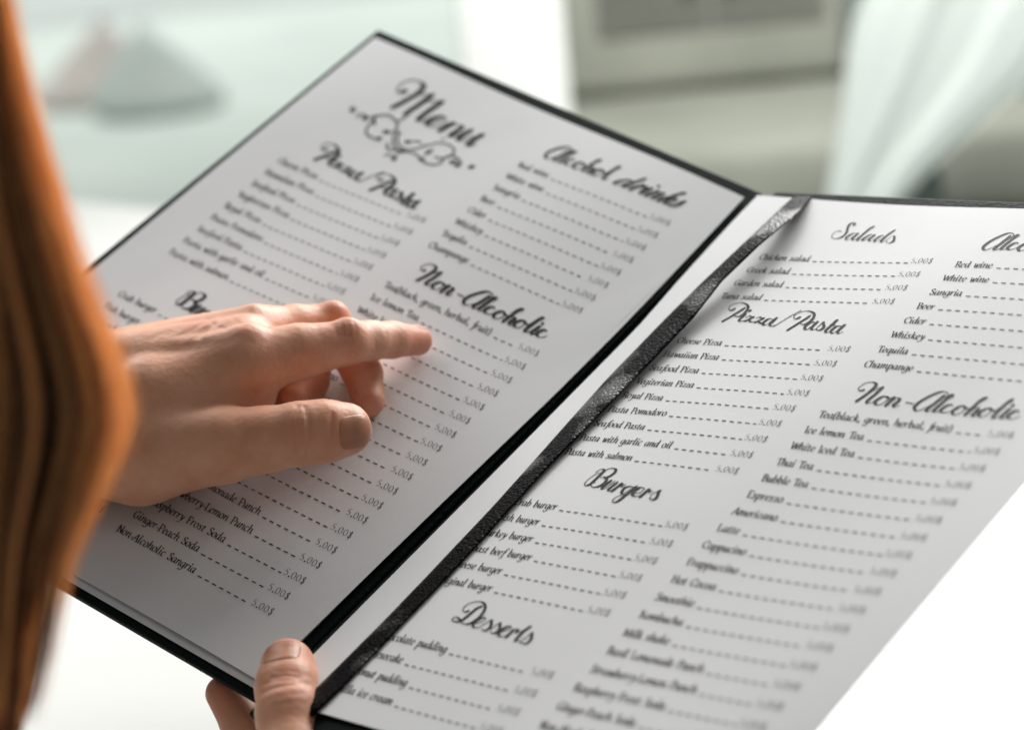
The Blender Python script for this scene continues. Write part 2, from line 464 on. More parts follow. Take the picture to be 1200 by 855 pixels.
# --- small italic letters: pen skeletons (x right, y up, x-height 5)
BOWL = "3.8,4.6 2.8,5 1.2,4.3 .5,2.4 .6,.7 1.4,.05 2.6,.9 3.6,3"
TAIL = "4,5 3.4,1.2 3.5,.2 4.2,.1 4.9,.7"
ARCH = ".9,2.4 2,4.4 3.2,5 3.8,4.2 3.4,1.4 3.5,.2 4.2,.1 4.9,.7"
IN = ".3,4.1 1.2,5 1.2,4.3 .6,0"
SER = "!.3,7.5 2.2,7.5;!.3,0 2.2,0"
G = {
 'a': (BOWL + ';' + TAIL, 4.8), 'b': ("1.6,8.5 .8,2 .9,.6 1.8,0 3,.6 3.8,2.6 3.5,4.5 2.6,4.9 1.6,4 1,2.8;!.7,8.1 1.6,8.5", 4.6),
 'c': ("3.5,4.2 2.9,4.95 1.6,4.6 .6,2.6 .7,.8 1.7,0 3.3,.9", 4.0),
 'd': (BOWL + ";4.2,8.5 3.4,1.2 3.5,.2 4.2,.1 4.9,.7;!3.3,8.1 4.2,8.5", 4.9),
 'e': (".7,2.3 2.2,2.6 3.3,3.6 3.1,4.8 2.1,4.9 .9,3.8 .5,2 .9,.4 2,0 3.6,1", 4.0),
 'f': ("4.6,8 3.9,8.6 3,7.8 2.2,4 1.4,-1.5 .6,-3.2 -.4,-3.2;!.7,4.8 3.6,4.8", 3.1),
 'g': (BOWL + ";4,5 3.5,1 3.1,-2 2.2,-3.2 .8,-3.2 .1,-2.4", 4.7),
 'h': ("!1.6,8.5 .6,0;!.7,8.1 1.6,8.5;" + ARCH, 4.9), 'i': (".4,4.2 1.3,5 1.4,4.4 .9,1.2 1,.2 1.6,.1 2.3,.7;@1.8,7.2", 2.4),
 'k': ("!1.6,8.5 .6,0;!.7,8.1 1.6,8.5;3.7,4.7 2.8,4.9 1,2.3;1.2,2.5 2.3,2.3 3,.4 3.7,0 4.4,.6", 4.4),
 'l': (".8,8.1 1.6,8.5 1.5,7.6 .8,1.4 .9,.3 1.5,.1 2.2,.7", 2.3),
 'm': (IN + ";.9,2.4 1.9,4.4 3,5 3.5,4.2 2.9,0;3.2,2.4 4.2,4.4 5.3,5 5.9,4.2 5.5,1.4 5.6,.2 6.3,.1 7,.7", 7.0),
 'n': (IN + ";" + ARCH, 4.9), 'o': ("2.4,5 1.1,4.3 .5,2.3 .9,.4 2,0 3.3,.8 3.9,2.8 3.5,4.6 2.4,5", 4.5),
 'p': (".4,4.2 1.3,5 1.3,4.4 .2,-3.2;.9,2.4 1.9,4.4 3,5 3.8,4 3.7,2 2.7,.3 1.6,0 .8,.8;!-.5,-3.3 1.2,-3.2", 4.6),
 'q': (BOWL + ";!4,5 3,-3.3;!2.2,-3.3 3.9,-3.2", 4.7), 'r': (IN + ";.9,2.4 1.8,4.3 2.9,5 3.4,4.5", 3.4),
 's': ("3.1,4.3 2.4,5 1.4,4.7 1.2,3.6 2.2,2.5 2.7,1.3 2.1,.2 1,0 .3,.8", 3.5),
 't': ("1.9,6.6 1,1.4 1.1,.3 1.8,.1 2.7,.8;!.3,4.8 2.9,4.8", 2.9),
 'u': (".4,4.2 1.2,5 1.2,4.2 .8,1.2 1.1,.1 2.1,.4 3.4,2.8;" + TAIL, 4.9),
 'v': (".4,4.4 1.2,5 1.5,4 1.9,.1 3.4,2.6 3.7,4.3 3.2,5", 4.1),
 'w': (".4,4.4 1.2,5 1.4,4 1.4,.1 3,3 3.5,4.8;3.5,4.8 3.4,.1 5.2,2.6 5.6,4.3 5.1,5", 6.0),
 'y': (".4,4.4 1.2,5 1.5,4 1.9,.3;4,4.9 2.9,1.5 1.4,-1.8 0,-3.2 -.6,-2.8", 4.1),
 'z': ("!.5,4.7 3.4,4.7 .3,.2 3.3,.2", 3.7),
 'A': ("!3.9,7.8 .2,.2;!3.9,7.8 5,.2;!1.6,2.8 4.4,2.8;!-.5,0 1.1,0;!4,0 5.8,0", 5.9),
 'B': ("!1.2,7.5 1.2,0;!.3,7.5 2.4,7.5;2.4,7.5 4,7 4.2,5.5 3.4,4.2 1.4,4;1.4,4 3.8,3.8 4.6,2.2 3.9,.5 2.2,0;!.3,0 2.2,0", 5.1),
 'C': ("5.2,6.4 4.4,7.5 2.6,7.2 1,5.2 .7,2.6 1.7,.5 3.4,0 5,1.1;!5.2,7.6 5.2,6", 5.4),
 'E': ("!1.2,7.5 1.2,0;!.3,7.5 4.3,7.5 4.3,6.2;!1.2,3.9 3.4,3.9;!.3,0 4.5,0 4.7,1.5", 4.9),
 'F': ("!1.2,7.5 1.2,0;!.3,7.5 4.3,7.5 4.3,6.2;!1.2,3.9 3.4,3.9;!.3,0 2.2,0", 4.6),
 'G': ("5.2,6.4 4.4,7.5 2.6,7.2 1,5.2 .7,2.6 1.7,.5 3.4,0 5,1;!4.9,3 4.9,.8;!4,3.1 5.8,3.1", 6.0),
 'H': ("!1.2,7.5 1.2,0;!5,7.5 5,0;!1.2,3.9 5,3.9;" + SER + ";!4.1,0 5.9,0;!4.1,7.5 5.9,7.5", 6.4),
 'I': ("!1.2,7.5 1.2,0;" + SER, 2.7), 'K': ("!1.2,7.5 1.2,0;!4.8,7.4 1.4,3.8;!2.2,4.5 5.2,.1;" + SER, 5.5),
 'L': ("!1.2,7.5 1.2,0;!.3,7.5 2.2,7.5;!.3,0 4.3,0 4.6,1.6", 4.8),
 'M': ("!1.2,7.5 .9,0;!1.2,7.5 3.6,.5;!3.6,.5 6.4,7.5;!6.4,7.5 6.6,0;!0,0 1.8,0;!5.7,0 7.5,0", 7.8),
 'N': ("!1.2,7.5 1.2,0;!1.2,7.5 5,.2;!5,7.5 5,.2;!.4,0 2,0;!4.2,7.5 5.8,7.5", 6.2),
 'O': ("3.2,7.5 1.4,6.6 .6,3.6 1.3,.8 3,0 4.9,1 5.7,4 4.9,6.7 3.2,7.5", 6.2),
 'P': ("!1.2,7.5 1.2,0;!.3,7.5 2.4,7.5;2.4,7.5 4.1,7.1 4.6,5.4 3.6,3.8 1.4,3.6;!.3,0 2.2,0", 4.9),
 'R': ("!1.2,7.5 1.2,0;!.3,7.5 2.4,7.5;2.4,7.5 4.1,7.1 4.5,5.6 3.6,4 1.4,3.8;!2.6,3.8 4.8,.3 5.5,0;!.3,0 2.2,0", 5.4),
 'S': ("4.1,6.4 3.4,7.5 1.8,7.3 1.2,5.8 2.4,4.2 3.8,2.8 3.9,1.2 2.6,0 1.1,.3 .5,1.6", 4.6),
 'T': ("!2.6,7.5 2.6,0;!.3,6.2 .4,7.5 4.9,7.5 5,6.2;!1.7,0 3.6,0", 4.7),
 'V': ("!.9,7.5 2.6,.1;!2.6,.1 5.2,7.5;!.1,7.5 1.8,7.5", 5.2),
 'W': ("!.9,7.5 2,.1;!2,.1 4.4,7;!4.4,7 5.2,.1;!5.2,.1 7.8,7.5;!0,7.5 1.8,7.5", 7.6),
 '0': ("2.2,6.8 .9,5.6 .5,3.2 .9,.9 2,0 3.4,1.2 3.9,3.6 3.5,5.9 2.2,6.8", 4.4),
 '5': ("!3.7,6.8 1.5,6.8 1,4;1,4 2.6,4.1 3.5,2.8 3.2,1 1.9,0 .5,.5", 4.4),
 '$': ("3.5,5.8 2.6,6.7 1.4,6.2 1.2,4.8 2.6,3.4 3.2,1.8 2.4,.3 1.2,.1 .5,1.2;!2.6,7.8 1.6,-1", 4.4),
 '.': ("@.9,.3", 2.0), ',': ("1.1,.5 1.1,-.3 .3,-1.5;@1,.4", 2.0), '-': ("!.5,2.3 2.6,2.3", 3.1),
 '(': ("2.6,8.6 .9,5.6 .6,1.6 1.3,-1.8", 2.6), ')': (".6,8.6 1.6,5.6 1.2,1.2 -.5,-1.8", 2.6), ' ': ("", 2.3),
}
for k_, v_ in {' ': 3.4, 's': 3.9, 't': 3.4, 'i': 2.75, 'l': 2.65, 'a': 5.0, 'N': 5.9, '-': 2.6, 'r': 3.7, 'o': 4.6, '0': 5.2, '.': 2.6, '5': 5.0, '$': 5.0}.items():
    G[k_] = (G[k_][0], v_)
BS = 0.0535          # size of one letter unit on the page
XS = 0.99
NIB = math.radians(30)


WT = [1.0]


def bodyw(t):
    a = math.atan2(-t[1], t[0])
    return WT[0] * BS * (0.31 + 0.74 * abs(math.sin(a - NIB)) ** 1.2)


def text_width(s, sc=BS):
    return sum(G[c][1] for c in s) * sc * XS


def body(B, s, u, v, sc=BS):
    for c in s:
        d, adv = G[c]
        for st in d.split(';'):
            if not st: continue
            k = st[0]; st2 = st.lstrip('!@')
            pts = np.array([[float(q) for q in p.split(',')] for p in st2.split()])
            pts[:, 0] += pts[:, 1] * -0.27; pts[:, 1] *= 0.96
            P = np.c_[u + pts[:, 0] * sc * XS, v - pts[:, 1] * sc]
            if k == '@': dotm(B, P[0], 0.75 * sc, 8); continue
            if k != '!': P = catmull(P, 4)
            ribbon(B, P, bodyw, cap=False)
        u += adv * sc * XS
    return u


def rows(pg, parent, items, u0, u1, v0, label):
    B = MB()
    for i, s in enumerate(items):
        v = v0 + i
        ue = body(B, s, u0, v)
        pw = text_width('5.00$') * 0.98
        WT[0] = 0.5; body(B, '5.00$', u1 - pw, v, BS * 0.98); WT[0] = 1.0
        x = ue + 0.22; end = u1 - pw - 0.10
        while x < end - 0.1:
            xe = min(x + 0.23, end)
            B.add([(x, v - .025), (xe, v - .025), (xe, v + .03), (x, v + .03)], [(0, 1, 2, 3)])
            x += 0.42
    print_on(B, 'item_list', pg, INK, parent, label, 0.018)


# --- script headings: pen strokes of each word
def S(txt):
    out = []
    for st in txt.strip().split(';'):
        st = st.strip()
        if not st: continue
        k = st[0] if st[0] in '!@~' else ''
        out.append((k, np.array([[float(q) for q in p.split(',')] for p in st.lstrip('!@~').split()])))
    return out


# (stroke set, page it was studied on, offset, scale)
W = {}
W['Pizza/Pasta'] = (S("""
 150,153 122,167 100,150 125,120 190,99 242,105 270,130 262,165 225,202 182,220 150,212;
 236,148 205,168 130,214 48,261;
 245,205 215,230 192,252 205,263 240,256;@288,170;
 250,232 278,217 296,222 322,226;!320,228 245,262;244,263 275,255 300,270 335,268;
 340,242 370,228 390,236 412,238;!410,240 335,276;334,277 362,270 385,284 405,290;
 488,250 455,246 415,272 405,293 420,303 450,288 495,252;522,240 490,270 465,296 478,310 510,302;
 ~740,175 640,230 495,318;
 728,238 695,252 676,236 700,205 765,184 820,185 856,208 850,245 815,282 770,303 735,298;
 815,230 785,250 705,300 625,350;
 862,285 825,288 785,315 775,340 792,350 820,335 868,292;885,284 855,312 833,340 845,354 870,350;
 870,350 905,318 938,285 940,305 945,330 920,354 888,360 878,348;
 1058,272 1010,318 962,362 968,380 1000,376;!1000,312 1045,318;
 1095,325 1058,328 1018,355 1010,378 1028,388 1058,370 1100,330;1125,318 1095,345 1068,374 1078,390 1112,378
"""), 1, (840, 340), 7.5)
W['Burgers'] = (S("""
 222,178 270,142 320,130 346,146 320,180 260,238 165,328 105,358 72,350 82,315 140,258 215,208 288,180;
 348,150 420,122 480,121 512,142 490,185 425,230 360,256;
 290,252 335,240 378,258 378,292 330,342 255,380 190,384 160,358 178,326 222,315;
 440,300 385,340 320,392 322,414 365,398 450,338 500,300;525,325 465,372 408,418 422,440 460,428;
 460,428 530,380 590,338;!588,342 465,440;500,408 560,362 605,345 590,368 610,380 650,348;
 755,388 700,380 640,400 600,445 595,472 622,480 700,430 765,386;800,385 720,445 600,545 535,590 485,602 466,582 500,542 580,505 680,490 745,470;
 755,482 850,465 908,425 905,402 850,398 775,448 745,490 770,516 820,516 880,490;
 880,492 930,455 975,420;!972,425 855,525;890,490 950,435 985,425 978,450 1000,460 1030,440;
 1000,500 1075,458 1140,434 1112,455 1105,492 1078,542 1030,566 992,556 992,532 1012,526
"""), 1, (680, 540), 12.0)
W['Desserts'] = (S("""
 275,190 228,200 203,175 235,125 310,84 400,68 462,84 488,130 465,200 395,278 310,336 240,354 190,338 160,305;
 440,130 380,155 290,230 195,302 135,326 82,320 66,296 98,266 142,276 172,310;
 360,345 440,322 488,292 480,272 430,278 352,328 328,370 355,396 405,390 450,368;
 450,368 510,328 562,298 562,322 558,365 525,412 472,430 438,418;
 555,412 620,365 672,332 672,355 668,402 638,446 582,462 552,446;
 680,445 760,422 814,392 800,374 740,388 672,440 652,476 680,502 732,492 780,465;
 780,468 810,440 840,416;!838,420 752,506;780,474 830,428 872,408 898,414 880,438;
 880,450 960,420 1050,372;!1050,374 960,440;960,440 870,535 872,556 912,546;
 930,550 1010,498 1074,448 1070,482 1058,532 1010,576 952,580 922,560
"""), 1, (525, 700), 10.909)
W['Non-Alcoholic'] = (S("""
 78,108 50,114 42,95 88,62 140,54 164,70 142,100 85,146 25,186;
 72,160 140,112 205,88;208,90 150,142 98,186 112,198 145,184;
 238,150 202,154 158,184 160,206 196,204 236,178 244,158 232,150 255,164;
 255,164 276,156 290,154;!288,156 230,211;242,202 300,162 328,166 312,184 282,208 292,219 322,210;
 !370,188 420,196;
 625,150 662,138 655,114 610,112 528,146 458,188 428,222 442,242 484,232 540,205;634,138 570,190 512,236 526,247 556,236;
 600,208 655,165 704,138 690,130 640,170 566,236 578,248 608,238;
 694,206 688,196 650,206 612,236 626,252 662,248 692,236;
 778,204 742,210 697,240 700,264 732,262 772,238 780,215 766,206 800,222;
 800,232 880,180 938,150 926,146 890,166 840,212;!840,212 782,266;800,252 850,220 878,222 858,242 832,266 845,275 872,264;
 962,218 926,225 880,254 886,277 918,275 955,250 962,228 950,220 985,236;
 985,240 1070,190 1122,162 1108,158 1060,196 978,276 990,288 1020,276;
 !1092,225 1034,276;1034,276 1042,290 1075,276;@1116,198;
 1154,248 1160,234 1130,238 1082,272 1090,290 1126,290 1166,272
"""), 1, (1000, 440), 6.0)
W['Salads'] = (S("""
 455,122 462,104 432,94 376,122 350,178 332,238 284,292 212,325 142,326 114,300 148,246 208,218 254,222;@450,120;
 490,256 430,254 342,305 326,332 350,346 420,306 496,258;504,254 440,310 420,336 436,352 476,334;
 476,334 580,260 680,190 752,156 730,152 655,200 502,334 512,354 552,336;
 738,282 682,274 602,320 572,346 592,361 660,326 742,285;750,280 690,325 668,348 680,370 722,350;
 892,296 850,290 782,328 747,360 766,379 820,352 918,296;1045,214 960,268 850,366 862,387 902,370;
 902,370 970,330 1034,298 1044,332 1028,376 980,402 932,396 930,376
"""), 1, (965, 252), 12.63)
W['Menu'] = (S("""
 222,200 172,216 140,190 170,140 230,104 320,88 396,112 418,150 370,212 240,292 98,366;
 185,330 330,245 500,232;505,240 380,330 232,430;
 300,390 440,310 600,300;610,308 470,402 366,484 378,506 425,498;
 460,532 560,512 648,492 640,464 580,460 490,490 452,532 480,556 540,566 590,560;
 590,560 660,530 722,528;!722,530 590,606;620,592 720,545 800,548 822,570 770,606 698,656 718,672 762,655;
 762,655 840,620 910,605;912,604 850,640 784,692 800,712 850,700 940,660;1030,652 960,690 884,750 910,766 965,742
"""), 0, (450, 85), 9.0)
W['ornament'] = (S("""
 ~268,205 300,225 285,180 330,155 400,148 460,178 492,232 470,280 420,298 385,290;
 ~300,160 262,215 225,265 222,310 268,342 330,352;
 ~100,82 82,100 98,124 122,112 112,92;
 ~140,172 160,146 205,150 232,178 210,182;~232,178 275,164 330,150;
 ~495,205 535,180 580,150;
 ~500,285 462,325 455,400 498,446 580,446 680,432 745,404;
 ~520,298 492,340 502,402 560,442 650,440 735,408;
 ~600,376 660,372 700,385;
 ~400,390 410,440 470,450 545,464 640,480 700,528;
 ~378,497 420,490 462,502 500,480 560,462;
 ~735,490 770,455 800,446 780,470;
 ~735,415 800,398 850,388 940,402 992,448 962,498 872,522 826,508;
 ~690,535 740,562 812,580 872,562 905,522 962,494 1014,520 1052,562 1020,592;
 ~960,560 985,545 1010,555;~1120,604 1145,590 1170,600;~880,355 905,350;
 @392,290;@330,352;@210,178;@580,378;@462,526;@765,468;@705,530;@975,556;@1022,584;@1142,600
"""), 0, (400, 115), 7.5)


def word_uv(name):
    st, pg, (ox, oy), sc = W[name]
    return [(k, np.array([topage(pg, ox + x / sc, oy + y / sc) for x, y in P])) for k, P in st]


def script_w(thin, thick):
    def f(t):
        d = max(0.0, t[1])               # downward on the page = pressure
        return thin + (thick - thin) * d ** 0.9
    return f


def put(B, st, thin, thick, dr=0.09):
    for k, P in st:
        if k == '@': dotm(B, P[0], dr); continue
        if k == '!':
            ribbon(B, P, script_w(thin, thick)); continue
        Q = catmull(P, 8)
        ribbon(B, Q, (lambda t: thin * 1.15) if k == '~' else script_w(thin, thick))


def shift(st, du, dv, s=1.0, o=(0, 0)):
    o = np.array(o)
    return [(k, (P - o) * s + o + np.array([du, dv])) for k, P in st]


WU = {k: word_uv(k) for k in W}
TH = dict(thin=0.045, thick=0.155)


def heading(pg, parent, st, txt, **kw):
    B = MB(); a = dict(TH); a.update(kw); put(B, st, **a)
    print_on(B, 'heading', pg, INK, parent, 'script heading reading ' + txt)


# "Alcohol drinks" from the same pen strokes
na = WU['Non-Alcoholic']
alc = [s for i, s in enumerate(na) if i in range(8, 18)]       # A l c o h o l
# put its foot where the word starts
def bbox(st):
    A = np.vstack([P for k, P in st]); return A.min(0), A.max(0)
lo, hi = bbox(alc)
ALC = shift(alc, 0.55 - lo[0], -1.28 - hi[1], 1.0)
sal = WU['Salads']; bur = WU['Burgers']
dd = sal[8:10]; lo_, hi_ = bbox(dd)
ss = sal[10:11]
lA, hA = bbox(ALC)
k_ = (8.1 - 0.55) / 7.55


def place(st, u, base, s=1.0):
    l, h = bbox(st)
    return [(k, (P - np.array([l[0], h[1]])) * s + np.array([u, base])) for k, P in st]


rr_ = bur[-5:-2] if False else None
XH = 0.78
base = -1.28
DR = []
u = hA[0] + 0.35
def gl(txt):
    return [(k, P * np.array([1.0, -1.0])) for k, P in S(txt)]
def slant(st, s): return [(k, np.c_[P[:, 0] - P[:, 1] * 0.55, P[:, 1]] * s) for k, P in st]
glyphs = {
 'd': gl(".95,.9 .6,1.0 .15,.6 .05,.15 .3,-.02 .7,.25 1.0,.85;1.05,1.75 .98,.5 1.0,.08 1.15,0 1.4,.25"),
 'r': gl("0,.25 .3,.8 .4,1.0;.4,1.02 .42,0;.45,.6 .62,.95 .85,1.02 .8,.75 .95,.7 1.15,.9"),
 'i': gl("0,.3 .3,.85;.32,1.0 .3,.2 .42,0 .7,.25;@.34,1.5"),
 'n': gl("0,.3 .28,.9;.3,1.0 .32,0;.35,.5 .6,.92 .85,1.0 .9,.8 .85,.2 .95,0 1.25,.25"),
 'k': gl("0,.3 .4,1.2 .68,1.85 .5,1.8 .38,1.0;.4,1.3 .32,0;.4,.45 .75,.95 .9,.9 .8,.62 .5,.5;.5,.5 .75,.42 .85,.05 1.0,0 1.2,.22"),
 's': gl("0,.2 .45,1.05 .5,.85 .62,.4 .45,.05 .15,0 .05,.18"),
}
adv = {'d': 1.35, 'r': 1.0, 'i': .65, 'n': 1.22, 'k': 1.15, 's': .7}
for ch in 'drinks':
    g = slant(glyphs[ch], 0.60)
    DR += [(k, P + np.array([u, base])) for k, P in g]
    u += adv[ch] * 0.60
fit = (8.38 - 0.55) / (u - 0.55)
AD = [(k, np.c_[(P[:, 0] - 0.55) * fit + 0.55, P[:, 1]]) for k, P in ALC + DR]

COFF = ['Tea(black, green, herbal, fruit)', 'Ice lemon Tea', 'White Iced Tea', 'Thai Tea', 'Bubble Tea', 'Espresso', 'Americano', 'Latte',
        'Cappucino', 'Frappuccino', 'Hot Cocoa', 'Smoothie', 'Kombucha', 'Milk shake', 'Basil Lemonade Punch', 'Strawberry-Lemon Punch',
        'Raspberry Frost Soda', 'Ginger-Peach Soda', 'Non-Alcoholic Sangria']
ALCO = ['Red wine', 'White wine', 'Sangria', 'Beer', 'Cider', 'Whiskey', 'Tequila', 'Champange']
PIZ = ['Cheese Pizza', 'Hawaiian Pizza', 'Seafood Pizza', 'Vegiterian Pizza', 'Royal Pizza', 'Pasta Pomodoro', 'Seafood Pasta', 'Pasta with garlic and oil', 'Pasta with salmon']
BURG = ['Crab burger', 'Fish burger', 'Turkey burger', 'Roast beef burger', 'Cheese burger', 'Original burger']
DES = ['Chocolate pudding', 'Cheesecake', 'Coconut pudding', 'Vanilla ice cream']
SAL = ['Chicken salad', 'Greek salad', 'Garden salad', 'Tuna salad']
W2, VT, E1 = 9.1256, 10.3108, -1.2839
# right page
rows(1, page_r, SAL, -10.98, E1, -0.25, 'salad items and prices')
rows(1, page_r, PIZ, -10.98, E1, 6.13, 'pizza and pasta items and prices')
rows(1, page_r, BURG, -10.98, E1, 17.56, 'burger items and prices')
rows(1, page_r, DES, -10.98, E1, 26.01, 'dessert items and prices')
rows(1, page_r, ALCO, 0, W2, 0, 'alcohol items and prices')
rows(1, page_r, COFF, 0, W2, VT, 'soft drink items and prices')
heading(1, page_r, WU['Salads'], 'Salads', thick=0.13, thin=0.035)
heading(1, page_r, WU['Pizza/Pasta'], 'Pizza/Pasta')
heading(1, page_r, WU['Burgers'], 'Burgers')
heading(1, page_r, WU['Desserts'], 'Desserts')
heading(1, page_r, WU['Non-Alcoholic'], 'Non-Alcoholic')
heading(1, page_r, AD, 'Alcohol drinks')
# left page
rows(0, page_l, PIZ, -10.92, E1 + 0.03, 5.71, 'pizza and pasta items and prices')
rows(0, page_l, BURG, -10.92, E1 + 0.03, 17.25, 'burger items and prices')
rows(0, page_l, DES, -10.92, E1 + 0.03, 25.9, 'dessert items and prices')
rows(0, page_l, ALCO, 0, W2, 0, 'alcohol items and prices')
rows(0, page_l, COFF, 0, W2, VT, 'soft drink items and prices')
heading(0, page_l, WU['Menu'], 'Menu', thick=0.33, thin=0.075, dr=.12)
B = MB(); put(B, WU['ornament'], 0.10, 0.10, 0.17); print_on(B, 'ornament', 0, INK2, page_l, 'scrolling flourish under the word Menu')
heading(0, page_l, shift(WU['Pizza/Pasta'], 0.2, 0.18), 'Pizza/Pasta', thick=0.22, thin=.06)
heading(0, page_l, shift(WU['Burgers'], 0.23, 0.32), 'Burgers', thick=0.22, thin=.06)
heading(0, page_l, shift(WU['Desserts'], 0.2, 0.0), 'Desserts')
heading(0, page_l, shift(WU['Non-Alcoholic'], 0.0, 0.0), 'Non-Alcoholic', thick=0.20, thin=.055)
heading(0, page_l, shift(AD, 0.12, 0.05), 'Alcohol drinks', thick=0.18, thin=.055)

# ------------------------------------------------------------------ hands: signed distance body, meshed with surface nets
def rcone(P, a, b, ra, rb):
    ba = b - a; L2 = ba @ ba; h = np.clip(((P - a) @ ba) / L2, 0, 1)
    return np.linalg.norm(P - a - h[:, None] * ba, axis=1) - (ra + (rb - ra) * h)


def smin(a, b, k):
    h = np.clip(0.5 + 0.5 * (b - a) / k, 0, 1)
    return b + (a - b) * h - k * h * (1 - h)


def chain(P, pts, k=0.25):
    d = None
    for (a, ra), (b, rb) in zip(pts[:-1], pts[1:]):
        q = rcone(P, a, b, ra, rb); d = q if d is None else smin(d, q, k)
    return d


def polydist(P, pts):
    d = None
    for a, b in zip(pts[:-1], pts[1:]):
        q = rcone(P, np.array(a), np.array(b), 0, 0); d = q if d is None else np.minimum(d, q)
    return d


def crease(P, pts, amp, w, zmax):
    """shallow skin crease running along pts on the side of the finger nearer than zmax; w in lens pixels"""
    Q = np.stack([600 + FOC * P[:, 0] / P[:, 2], 427.5 + FOC * P[:, 1] / P[:, 2]], 1)
    d = np.full(len(P), 1e9)
    for a, b in zip(pts[:-1], pts[1:]):
        a = np.array(a, float); b = np.array(b, float); ba = b - a
        h = np.clip(((Q - a) @ ba) / (ba @ ba), 0, 1)
        d = np.minimum(d, np.hypot(*(Q - a - h[:, None] * ba).T))
    return amp * np.exp(-(d / w) ** 2) * (P[:, 2] < zmax)


def surface_nets(f, lo, hi, h):
    n = np.ceil((np.array(hi) - lo) / h).astype(int) + 1
    ax = [lo[i] + h * np.arange(n[i]) for i in range(3)]
    D = np.empty(n, np.float32)
    Yg, Zg = np.meshgrid(ax[1], ax[2], indexing='ij')
    step = 8
    for i in range(0, n[0], step):
        xs = ax[0][i:i + step]
        P = np.stack([np.repeat(xs, Yg.size), np.tile(Yg.ravel(), len(xs)), np.tile(Zg.ravel(), len(xs))], 1)
        D[i:i + step] = f(P).reshape(len(xs), n[1], n[2])
    neg = D < 0
    c = [(i, j, k) for i in (0, 1) for j in (0, 1) for k in (0, 1)]
    m = n - 1
    cnt = sum(neg[i:i + m[0], j:j + m[1], k:k + m[2]].astype(np.int8) for i, j, k in c)
    act = (cnt > 0) & (cnt < 8)
    ids = np.argwhere(act); idx = -np.ones(m, np.int64); idx[act] = np.arange(len(ids))
    acc = np.zeros((len(ids), 3)); num = np.zeros(len(ids))
    I, J, Kk = ids.T
    for a in range(8):
        for b_ in range(a + 1, 8):
            ca, cb = c[a], c[b_]
            if sum(abs(x - y) for x, y in zip(ca, cb)) != 1: continue
            da = D[I + ca[0], J + ca[1], Kk + ca[2]]; db = D[I + cb[0], J + cb[1], Kk + cb[2]]
            s = (da < 0) != (db < 0); tt = np.where(s, da / np.where(s, da - db, 1), 0)
            p = np.array(ca)[None] + tt[:, None] * (np.array(cb) - np.array(ca))[None]
            acc += np.where(s[:, None], p, 0); num += s
    V = lo + h * (ids + acc / num[:, None])
    F = []
    for axis in range(3):
        o1, o2 = [(1, 2), (2, 0), (0, 1)][axis]
        sl0 = [slice(1, m[q]) for q in range(3)]; sl0[axis] = slice(0, m[axis])
        A = np.argwhere(np.ones([s.stop - s.start for s in sl0], bool)) + np.array([s.start for s in sl0])
        a0 = neg[A[:, 0], A[:, 1], A[:, 2]]; B_ = A.copy(); B_[:, axis] += 1
        a1 = neg[B_[:, 0], B_[:, 1], B_[:, 2]]
        ch = a0 != a1; A = A[ch]; a0 = a0[ch]
        def g(d1, d2):
            Q = A.copy(); Q[:, o1] -= d1; Q[:, o2] -= d2; return idx[Q[:, 0], Q[:, 1], Q[:, 2]]
        q = np.stack([g(0, 0), g(1, 0), g(1, 1), g(0, 1)], 1)
        q[~a0] = q[~a0][:, ::-1]
        F.append(q)
    return V, np.vstack(F)


def J(x, y, z, r):
    return (px(x, y, z), r)


person = empty('person', tuple(wpx(-120, 700, 92)), 'person with long red hair, pointing at the menu and holding its lower edge', 'person')

WR_R = J(66, 515, 101.6, 2.35); WR_U = J(74, 470, 103.6, 2.2)
FORE = [J(-420, 640, 104, 4.0), J(-60, 520, 102.6, 2.75)]
IDX = [J(288, 426, 101.2, 1.48), J(350, 412, 101.9, 1.20), J(408, 401, 102.6, .95), J(434, 399, 103.6, .86), J(459, 398, 104.7, .81), J(489, 399, 106.2, .68)]
MID = [J(300, 394, 103.7, 1.22), J(345, 384, 105, 1.02), J(387, 381, 106.0, .98), J(407, 408, 105.7, .90), J(425, 438, 105.1, .88), J(432, 470, 103.9, .72)]
RIN = [J(300, 390, 105.3, 1.15), J(372, 398, 107.2, .93), J(364, 446, 105.4, .82), J(345, 466, 104.3, .70)]
PIN = [J(286, 400, 106.6, 1.0), J(328, 427, 106.8, .78), J(321, 455, 105.2, .68), J(308, 470, 104.4, .58)]
THU = [J(165, 531, 100.4, 2.15), J(262, 521, 99.2, 1.60), J(310, 515, 99.0, 1.36), J(352, 508, 98.9, 1.30), J(380, 505, 99.1, 1.28), J(404, 503, 99.4, 1.14)]


